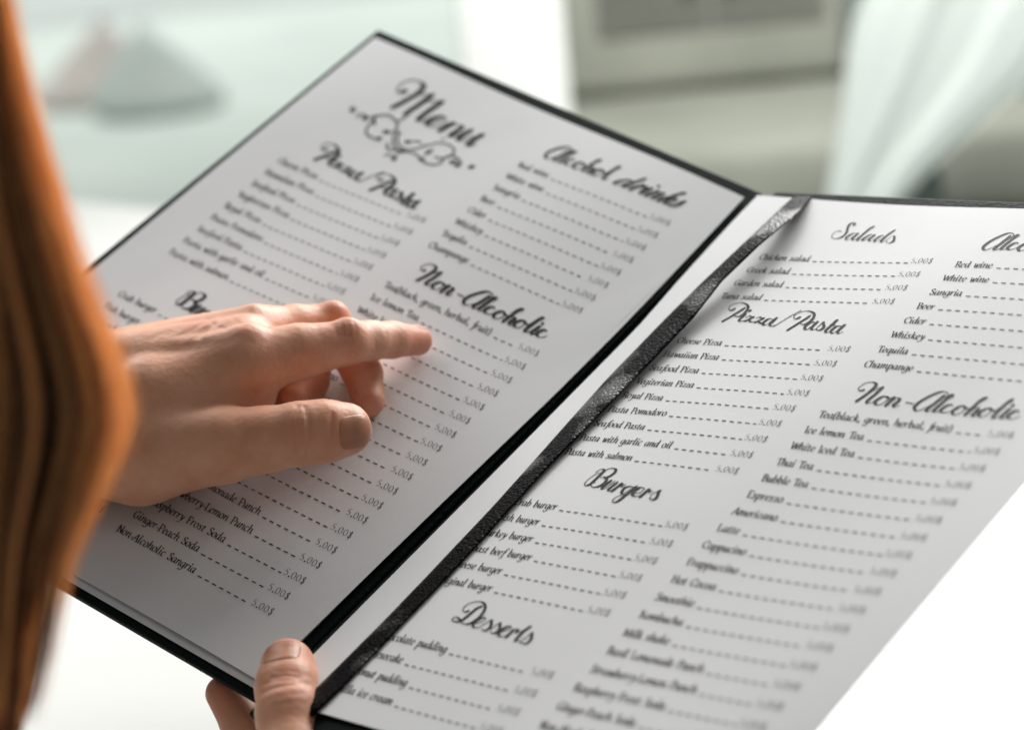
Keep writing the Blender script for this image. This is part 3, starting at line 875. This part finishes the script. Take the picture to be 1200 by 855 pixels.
def hand_left(P):
    palm = None
    for a, b in ((WR_R, IDX[0]), (WR_U, MID[0]), (WR_U, RIN[0]), (WR_U, PIN[0]),
                 (J(150, 500, 101.2, 2.2), J(268, 462, 102.2, 1.35)), (J(230, 480, 101.2, 1.4), J(288, 462, 102.4, .95))):
        q = rcone(P, a[0], b[0], a[1] * .95, b[1]); palm = q if palm is None else smin(palm, q, 1.5)
    q = chain(P, FORE + [J(70, 492, 102.6, 2.45)], .5); palm = smin(palm, q, 1.2)
    th = chain(P, THU, .35); palm = smin(palm, rcone(P, WR_R[0], THU[0][0], 2.2, 2.1), .8)
    palm = smin(palm, rcone(P, px(180, 470, 100.8), px(258, 470, 100.9), 1.9, 1.25), .8)
    body_ = smin(palm, th, .55)
    fi = chain(P, IDX, .22); mi = chain(P, MID, .22); ri = chain(P, RIN, .2); pi_ = chain(P, PIN, .2)
    fs = smin(smin(smin(fi, mi, .10), ri, .10), pi_, .10)
    d = smin(body_, fs, .42)
    d = smin(d, rcone(P, px(120, 442, 102.3), px(282, 400, 102.3), 1.85, 1.1), .6)
    # tendons and knuckles
    for a, b, r in ((J(150, 418, 101.4, .3), J(290, 392, 100.6, .35), .14), (J(160, 398, 103.0, .3), J(296, 366, 103.2, .3), .14)):
        d = smin(d, rcone(P, a[0], b[0], r, r), .7)
    d = smin(d, np.linalg.norm(P - px(293, 398, 100.9), axis=1) - .46, .7)
    d = smin(d, np.linalg.norm(P - px(392, 366, 105.6), axis=1) - .45, .5)
    d = smin(d, np.linalg.norm(P - px(407, 387, 102.3), axis=1) - .46, .5)
    # skin folds
    def fold(pts, amp, w):
        return amp * np.exp(-(polydist(P, [px(*p) for p in pts]) / w) ** 2)
    for pts, am, w_ in ((((349, 476), (344, 488), (342, 503), (344, 520), (349, 536)), .075, 2.6), (((357, 477), (361, 490), (362, 506), (360, 522), (356, 534)), .07, 2.4),
                        (((352, 484), (351, 500), (352, 520)), .035, 2.0), (((336, 486), (334, 500), (336, 516)), .02, 2.0),
                        (((389, 484), (387, 496), (387, 510), (390, 525)), .05, 1.8)):
        d = d + crease(P, pts, am, w_, 99.0)
    for pts, am, w_ in ((((399, 376), (402, 384), (403, 394)), .035, 1.8), (((406, 375), (409, 384), (410, 395)), .04, 1.8), (((413, 376), (417, 385), (417, 394)), .035, 1.8),
                        (((392, 380), (394, 388), (394, 396)), .02, 1.8), (((452, 381), (454, 388), (454, 396)), .025, 1.6), (((459, 381), (461, 388), (461, 395)), .02, 1.6),
                        (((196, 392), (214, 381), (236, 372)), .022, 2.2), (((210, 394), (230, 383), (250, 373)), .02, 2.2), (((226, 392), (244, 383), (262, 376)), .018, 2.0),
                        (((178, 398), (190, 390), (206, 383)), .018, 2.0), (((240, 372), (250, 380), (264, 386)), .025, 2.0), (((270, 372), (282, 380), (296, 384)), .02, 2.0)):
        d = d + crease(P, pts, am, w_, 103.2)
    d = d + fold(((436, 415, 103.4), (438, 405, 102.7), (437, 395, 102.7)), .025, .12)
    d = d + fold(((390, 420, 102.6), (398, 432, 102.2)), .05, .14)
    d = d + fold(((205, 490, 99.2), (250, 493, 100.2), (305, 488, 100.9)), .10, .22)
    for (x0, y0, x1, y1) in ((200, 388, 232, 368), (214, 392, 250, 366), (232, 396, 262, 372)):
        d = d + fold(((x0, y0, 100.8), (x1, y1, 102.2)), .05, .16)
    # nail bed rims
    d = d + fold(((390, 486, 98.0), (388, 505, 97.75), (393, 524, 98.2)), .05, .09)
    return d


def hand_right(P):
    TH2 = [J(352, 1040, 86.5, 2.0), J(345, 935, 88.2, 1.42), J(341, 885, 89.2, 1.26), J(338, 835, 90.4, 1.22), J(337, 805, 91.5, 1.22), J(337, 780, 92.45, 1.08)]
    I2 = [J(400, 1010, 91.5, 1.3), J(330, 905, 94.6, 1.0), J(285, 848, 95.5, .90), J(262, 812, 95.7, .74)]
    M2 = [J(440, 1010, 93.2, 1.3), J(400, 890, 97.0, 1.0), J(352, 815, 98.0, .88), J(330, 780, 98.2, .74)]
    R2 = [J(480, 1020, 94.6, 1.2), J(455, 900, 97.6, .95), J(412, 825, 98.6, .84), J(392, 790, 98.7, .70)]
    P2 = [J(520, 1040, 95.6, 1.05), J(510, 940, 97.4, .8), J(478, 875, 98.2, .7), J(462, 845, 98.4, .6)]
    wrist = J(440, 1260, 86.5, 2.5)
    palm = None
    for f in (I2, M2, R2, P2):
        q = rcone(P, wrist[0], f[0][0], 2.3, f[0][1]); palm = q if palm is None else smin(palm, q, .7)
    palm = smin(palm, rcone(P, wrist[0], TH2[0][0], 2.3, 1.9), .8)
    palm = smin(palm, rcone(P, wrist[0], px(520, 1620, 82), 2.5, 3.6), 1.0)
    d = smin(palm, chain(P, TH2, .35), .4)
    fs = smin(smin(smin(chain(P, I2, .2), chain(P, M2, .2), .08), chain(P, R2, .2), .08), chain(P, P2, .2), .08)
    d = smin(d, fs, .4)
    def fold(pts, amp, w):
        return amp * np.exp(-(polydist(P, [px(*p) for p in pts]) / w) ** 2)
    for pts, am, w_ in ((((307, 812), (318, 807), (330, 804), (352, 800), (362, 803)), .07, 2.4), (((308, 801), (322, 797), (338, 797), (352, 794)), .04, 1.8),
                        (((318, 794), (336, 791), (350, 793)), .05, 1.9), (((324, 787), (340, 785), (350, 788)), .04, 1.8), (((316, 818), (336, 813), (358, 812)), .03, 2.0),
                        (((322, 826), (342, 822), (358, 824)), .02, 2.0), (((309, 784), (318, 777), (334, 772), (353, 769)), .03, 1.6)):
        d = d + crease(P, pts, am * .6, w_, 91.4)
    return d


def flush(V, spots):
    a = np.zeros(len(V))
    for p, r, s in spots:
        a = np.maximum(a, s * np.exp(-(np.linalg.norm(V - p, axis=1) / r) ** 2))
    return a


def make_hand(f, lo, hi, h, spots):
    V, F = surface_nets(f, np.array(lo, float), np.array(hi, float), h)
    # project onto the zero surface once for a smooth skin
    for _ in range(2):
        d = f(V); g = np.stack([f(V + np.eye(3)[i] * .03) - d for i in range(3)], 1) / .03
        V = V - g * (d / np.maximum((g * g).sum(1), .2))[:, None]
    F = F[:, ::-1]
    
    return mesh('hand', tow(V), F, SKIN, person, True, ('flush', flush(V, spots)))


def nail(f, hand, c, along, normal, length, width, hang=0.5):
    """curved plate lying on the finger: c start point, along towards the tip"""
    a = np.asarray(along, float); a /= np.linalg.norm(a)
    nrm = np.asarray(normal, float); nrm = nrm - a * (a @ nrm); nrm /= np.linalg.norm(nrm)
    b = np.cross(a, nrm); ns, nr = 19, 15; V = []; F = []
    for i in range(ns):
        s = -1 + 2 * i / (ns - 1)
        for j in range(nr):
            r = -1 + 2 * j / (nr - 1)
            # squircle footprint
            x = s * math.sqrt(max(0, 1 - 0.42 * abs(r) ** 3)) ; y = r * math.sqrt(max(0, 1 - 0.38 * abs(s) ** 4))
            P = c + a * x * length / 2 + b * y * width / 2 + nrm * 1.6
            top_ = P.copy()
            for _ in range(40):
                dd_ = float(f(P[None])[0])
                P = P - nrm * max(min(dd_, .3), -.3) * .8
                if abs(dd_) < 1e-3: break
            drop = (top_ - P) @ nrm; P = top_ - nrm * min(drop, 1.6 + hang)
            edge = max(abs(s) ** 6 if s < 0 else abs(s) ** 10 * .3, abs(r) ** 8)
            V.append(P + nrm * (0.028 * (1 - edge) - 0.035 * edge))
    for i in range(ns - 1):
        for j in range(nr - 1):
            q = i * nr + j; F.append((q, q + 1, q + nr + 1, q + nr))
    o = mesh('fingernail', tow(np.array(V)), F, NAIL, hand, True)
    md = o.modifiers.new('solid', 'SOLIDIFY'); md.thickness = 0.02 * U; md.offset = 0
    return o


spotsL = [(px(408, 380, 102), 1.0, .55), (px(489, 399, 105.5), 1.5, .75), (px(432, 480, 103.6), 1.6, .6), (px(388, 360, 105.6), 1.1, .55),
          (px(352, 505, 97.7), 1.0, .3), (px(405, 503, 98.6), 1.3, .35), (px(295, 390, 101), 1.6, .3), (px(225, 372, 101.5), 1.3, .5), (px(345, 466, 104), 1.2, .5)]
handL = make_hand(hand_left, (-38.5, -3.9, 95.5), (-3.2, 10.2, 110.5), 0.11, spotsL)
ax = THU[5][0] - THU[3][0]
nail(hand_left, handL, px(411, 504, 99.2), px(437, 502, 99.5) - px(388, 506, 98.9), np.array([.12, .10, -1.0]), 1.72, 1.52)
nail(hand_left, handL, IDX[5][0] + np.array([-.02, -.70, -.10]), IDX[5][0] - IDX[4][0], np.array([.1, -1.0, -.2]), .95, .95, .18)
spotsR = [(px(337, 770, 91.4), 1.3, .35), (px(336, 800, 90.2), 1.3, .4), (px(250, 800, 95), 2.0, .7)]
handR = make_hand(hand_right, (-14.5, 9.5, 81), (-1.5, 40, 101.5), 0.115, spotsR)
nail(hand_right, handR, px(329, 764, 91.6), px(331, 740, 92.4) - px(328, 784, 90.9), np.array([-.18, -.35, -1.0]), 1.38, 1.58)

# sleeve of the pointing arm
b = MB()
fa = [px(-420, 640, 104), px(-250, 580, 103.2), px(-60, 522, 102.6), px(40, 505, 102.5), px(104, 499, 102.5), px(122, 497, 102.5)]
b.tube([tow(p) for p in fa], np.array([4.6, 4.0, 3.3, 3.1, 3.12, 3.0]) * U, 40)
b.build('sleeve', KNIT, person, True)

# ------------------------------------------------------------------ hair: many locks of one tone each, hanging from the head above
def hair_locks(seed=11):
    rg = np.random.default_rng(seed); V = []; F = []; T = []
    yy = np.array([-120, 0, 60, 170, 280, 350, 440, 490, 540, 610, 660, 720, 800, 860, 940])
    xr = np.array([-18, 8, 20, 48, 82, 108, 142, 149, 134, 102, 80, 68, 52, 36, 18])
    xl = np.array([-70, -62, -60, -54, -48, -42, -38, -36, -34, -32, -30, -28, -26, -22, -16])

    def strand(path, r0, tone):
        P = np.array([px(*q) for q in path]); n = len(P); r = r0 * np.linspace(1, .5, n); b0 = len(V)
        for i in range(n):
            for k in range(3):
                a = 2.094 * k; V.append(P[i] + r[i] * np.array([math.cos(a), 0, math.sin(a)]))
        for i in range(n - 1):
            for k in range(3):
                F.append((b0 + 3 * i + k, b0 + 3 * i + (k + 1) % 3, b0 + 3 * i + 3 + (k + 1) % 3, b0 + 3 * i + 3 + k))
        T.extend([float(np.clip(tone, 0, 1))] * (3 * n))

    def run(s, y0, y1, wob, ph, wl, n=18):
        y = np.linspace(y0, y1, n); q = (y + 120) / 1060
        ss = s + wob * np.sin(ph + wl * 6.28 * q)
        return np.stack([np.interp(y, yy, xl) + ss * (np.interp(y, yy, xr) - np.interp(y, yy, xl)), y], 1), q

    specs = []
    for k in range(64):                         # body of the hair, back to front
        s_ = rg.uniform(.0, .80)
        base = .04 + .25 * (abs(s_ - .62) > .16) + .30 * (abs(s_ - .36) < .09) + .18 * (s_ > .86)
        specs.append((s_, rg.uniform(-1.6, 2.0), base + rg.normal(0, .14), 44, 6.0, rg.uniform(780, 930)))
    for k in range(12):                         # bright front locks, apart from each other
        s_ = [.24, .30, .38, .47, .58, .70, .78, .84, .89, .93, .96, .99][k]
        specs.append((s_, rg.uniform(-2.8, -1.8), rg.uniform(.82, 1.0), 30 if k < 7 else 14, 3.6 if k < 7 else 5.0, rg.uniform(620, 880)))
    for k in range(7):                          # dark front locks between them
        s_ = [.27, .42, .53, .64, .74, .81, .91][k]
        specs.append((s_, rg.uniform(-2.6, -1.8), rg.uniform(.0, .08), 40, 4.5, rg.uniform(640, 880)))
    for s_, dz, tone, num, sd, yend in specs:
        wob, ph, wl = (rg.uniform(.02, .05) if num > 40 else rg.uniform(.03, .075)), rg.uniform(0, 6.28), rg.uniform(.5, 1.1)
        for m in range(num):
            X, q = run(s_, -120, yend - abs(rg.normal(0, 55)), wob, ph + rg.normal(0, .15), wl)
            spread = np.interp(q, [0, .45, .6, 1], [.5, 1.0, 1.1, .45])
            X[:, 0] += rg.normal(0, sd) * spread
            z = 60 + q * 10 + dz + rg.normal(0, .12)
            strand(np.c_[X, z], rg.uniform(.012, .022), tone + rg.normal(0, .05))
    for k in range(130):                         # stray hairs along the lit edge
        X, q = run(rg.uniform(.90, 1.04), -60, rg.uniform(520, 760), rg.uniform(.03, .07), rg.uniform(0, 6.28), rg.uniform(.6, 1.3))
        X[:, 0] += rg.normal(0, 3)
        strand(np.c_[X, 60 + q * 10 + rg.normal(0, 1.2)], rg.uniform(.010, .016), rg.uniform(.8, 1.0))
    return np.array(V), F, T


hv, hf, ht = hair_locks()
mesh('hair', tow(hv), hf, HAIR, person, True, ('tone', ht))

#BACKGROUND
def seen(x, y, Y):
    return ray_y(x, y, Y)

# white pillar, standing on the floor behind the table
YP = 3.0
a, c = seen(536, 20, YP), seen(660, 20, YP)
pil = empty('pillar', ((a[0] + c[0]) / 2, YP + .08, FLOOR_Z), 'bright white square pillar standing behind the menu', 'pillar')
PILM = mat('white_paint', (0.86, 0.87, 0.85), 0.5); noise_color(PILM, 4, (.84, .85, .83), (.88, .89, .87))
b = MB(); b.box(((a[0] + c[0]) / 2, YP + .08, FLOOR_Z + 1.35), (c[0] - a[0], .16, 2.7)); b.build('shaft', PILM, pil, bevel=.006)
b = MB(); b.box(((a[0] + c[0]) / 2, YP + .08, FLOOR_Z + .05), (c[0] - a[0] + .03, .19, .1)); b.build('base', PILM, pil, bevel=.006)

# wall on the right with a dark recessed cabinet
YW = 3.3
a = seen(640, 60, YW)
WALLM = mat('grey_green_plaster', (0.33, 0.35, 0.285), 0.7); noise_color(WALLM, 2.2, (.19, .195, .17), (.245, .25, .22), .3, .7)
b = MB(); b.box((a[0] + 1.3, YW + .08, FLOOR_Z + 1.35), (2.6, .16, 2.7))
w = b.build('wall', WALLM, bevel=.004); w['label'] = 'beige green plaster wall to the right of the white pillar'; w['category'] = 'wall'
CABM = mat('dark_olive_wood', (0.10, 0.105, 0.085), 0.5); noise_color(CABM, 5, (.115, .117, .10), (.155, .155, .135))
a, c = seen(705, 62, YW - .2), seen(985, 62, YW - .2)
cb = empty('wall_cabinet', ((a[0] + c[0]) / 2, YW - .1, a[2]), 'dark olive cabinet hung on the beige green wall', 'cabinet')
b = MB(); b.box(((a[0] + c[0]) / 2, YW - .045, a[2] + .3), (c[0] - a[0], .09, .6)); b.build('carcass', CABM, cb, bevel=.006)
dw = (c[0] - a[0]) / 2
for k in (0, 1):
    b = MB(); b.box((a[0] + dw * (k + .5), YW - .10, a[2] + .3), (dw - .004, .018, .59)); d_ = b.build('door', CABM, cb, bevel=.003)
    b = MB(); b.tube([(a[0] + dw + (k - .5) * .06, YW - .12, a[2] + .06), (a[0] + dw + (k - .5) * .06, YW - .12, a[2] + .16)], .005, 8); b.build('handle', CABM, d_, True)

# upholstered bench against the wall
a, c = seen(640, 185, YW - .5), seen(1010, 200, YW - .5)
BENM = mat('sage_cloth', (0.47, 0.50, 0.40), 0.85); noise_color(BENM, 6, (.215, .225, .19), (.265, .275, .235)); noise_bump(BENM, 300, .3, .002)
bz = a[2]
bn = empty('bench', ((a[0] + c[0]) / 2 + .1, YW - .3, FLOOR_Z), 'pale sage upholstered bench along the beige green wall', 'bench')
b = MB(); b.box(((a[0] + c[0]) / 2 + .1, YW - .28, bz - .06), (c[0] - a[0] + .3, .5, .12)); b.build('seat', BENM, bn, bevel=.03)
b = MB(); b.box(((a[0] + c[0]) / 2 + .1, YW - .06, bz + .12), (c[0] - a[0] + .3, .09, .24)); b.build('backrest', BENM, bn, bevel=.03)
b = MB(); b.box(((a[0] + c[0]) / 2 + .1, YW - .26, (FLOOR_Z + bz - .12) / 2), (c[0] - a[0] + .22, .42, bz - .12 - FLOOR_Z - .002)); b.build('plinth', CABM, bn, bevel=.004)

# pale curtain swept aside in front of the wall
YC = 2.55
CURM = mat('pale_curtain', (0.58, 0.625, 0.60), 0.8); noise_bump(CURM, 400, .2, .001)
prof_l = [(1085, -140), (1050, -60), (1010, 0), (994, 60), (988, 120), (978, 180), (968, 240), (960, 320)]
prof_r = [(1330, -140), (1300, -60), (1262, 0), (1216, 80), (1150, 145), (1085, 205), (1045, 255), (1020, 320)]
V = []; F = []; nn = 41
for yb in (0, 1):
    for (l, r) in zip(catmull(prof_l, 4), catmull(prof_r, 4)):
        for k in range(nn):
            q = k / (nn - 1); P = seen(l[0] + (r[0] - l[0]) * q, l[1] + (r[1] - l[1]) * q, YC)
            P = P + np.array([0, .001 * math.sin(q * 34) + .003 * math.sin(q * 13 + 1) + yb * .004, 0]); V.append(P)
m_ = len(V) // 2; rows_ = m_ // nn
for i in range(rows_ - 1):
    for k in range(nn - 1):
        q = i * nn + k; F.append((q, q + 1, q + nn + 1, q + nn)); F.append((m_ + q, m_ + q + nn, m_ + q + nn + 1, m_ + q + 1))
cu = mesh('curtain', V, F, CURM, None, True); cu['label'] = 'pale mint curtain drawn aside in front of the wall'; cu['category'] = 'curtain'

# grey armchair at the right edge
YA = 2.75
ARM = mat('grey_green_cloth', (0.20, 0.235, 0.22), 0.85); noise_color(ARM, 5, (.17, .20, .19), (.25, .29, .27)); noise_bump(ARM, 300, .3, .002)
a = seen(1140, 130, YA)
ac = empty('armchair', (a[0] + .25, YA + .2, FLOOR_Z), 'grey green armchair half hidden behind the right page', 'armchair')
sz = FLOOR_Z + .42
b = MB(); b.box((a[0] + .25, YA + .15, sz - .08), (.62, .6, .16)); b.build('seat', ARM, ac, bevel=.04)
b = MB(); b.box((a[0] + .25, YA + .45, (sz + a[2] + .25) / 2), (.66, .14, a[2] + .25 - sz), 0, -.12); b.build('backrest', ARM, ac, bevel=.05)
for sx in (-1, 1):
    b = MB(); b.box((a[0] + .25 + sx * .36, YA + .15, sz + .03), (.10, .6, .34)); b.build('armrest', ARM, ac, bevel=.04)
    for sy in (-.1, .38):
        b = MB(); b.tube([(a[0] + .25 + sx * .3, YA + sy, FLOOR_Z), (a[0] + .25 + sx * .3, YA + sy, sz - .15)], [.012, .02], 10); b.build('leg', CABM, ac, True)

# two soft poufs out on the pale terrace
PINK = mat('dusty_pink_cloth', (0.72, 0.52, 0.46), 0.85); noise_color(PINK, 4, (.58, .525, .49), (.65, .59, .555))
TEAL = mat('faded_teal_cloth', (0.40, 0.47, 0.44), 0.85); noise_color(TEAL, 4, (.50, .56, .53), (.57, .63, .60))
def pouf(pxx, pxy, wpxl, hpxl, lean, m, label):
    g = ray_h(pxx, pxy, FLOOR_Z); sc = g[1] / FOC * 1.03
    o = empty('pouf', tuple(g), label, 'pouf'); o['group'] = 'poufs on the terrace'
    R_, H_ = wpxl * sc / 2, hpxl * sc; V = []; F = []; n = 32; prof = [(0, .0), (.80, .0), (.97, .05), (1.0, .14), (.86, .32), (.62, .56), (.36, .80), (.16, .96), (.0, 1.0)]
    pr = catmull(prof, 4)
    for r, h in pr:
        for k in range(n):
            a = 2 * math.pi * k / n; rr = max(r, 0) * R_ * (1 + .03 * math.sin(6 * a))
            V.append((g[0] + rr * math.cos(a) + lean * h * R_, g[1] + rr * math.sin(a), FLOOR_Z + max(h, 0) * H_ + .002))
    for i in range(len(pr) - 1):
        for k in range(n): F.append((i * n + k, i * n + (k + 1) % n, (i + 1) * n + (k + 1) % n, (i + 1) * n + k))
    mesh('cover', V, F, m, o, True)
    b = MB(); t_ = (g[0] + lean * R_, g[1], FLOOR_Z + H_); b.tube([(t_[0] - .02, t_[1], t_[2] - .01), (t_[0] - .015, t_[1], t_[2] + .025), (t_[0] + .015, t_[1], t_[2] + .025), (t_[0] + .02, t_[1], t_[2] - .01)], .006, 8)
    b.build('handle', m, o, True)
pouf(108, 122, 130, 88, .35, PINK, 'dusty pink pouf blurred on the pale terrace')
pouf(188, 130, 150, 92, -.15, TEAL, 'faded teal pouf blurred in front of the pink one')
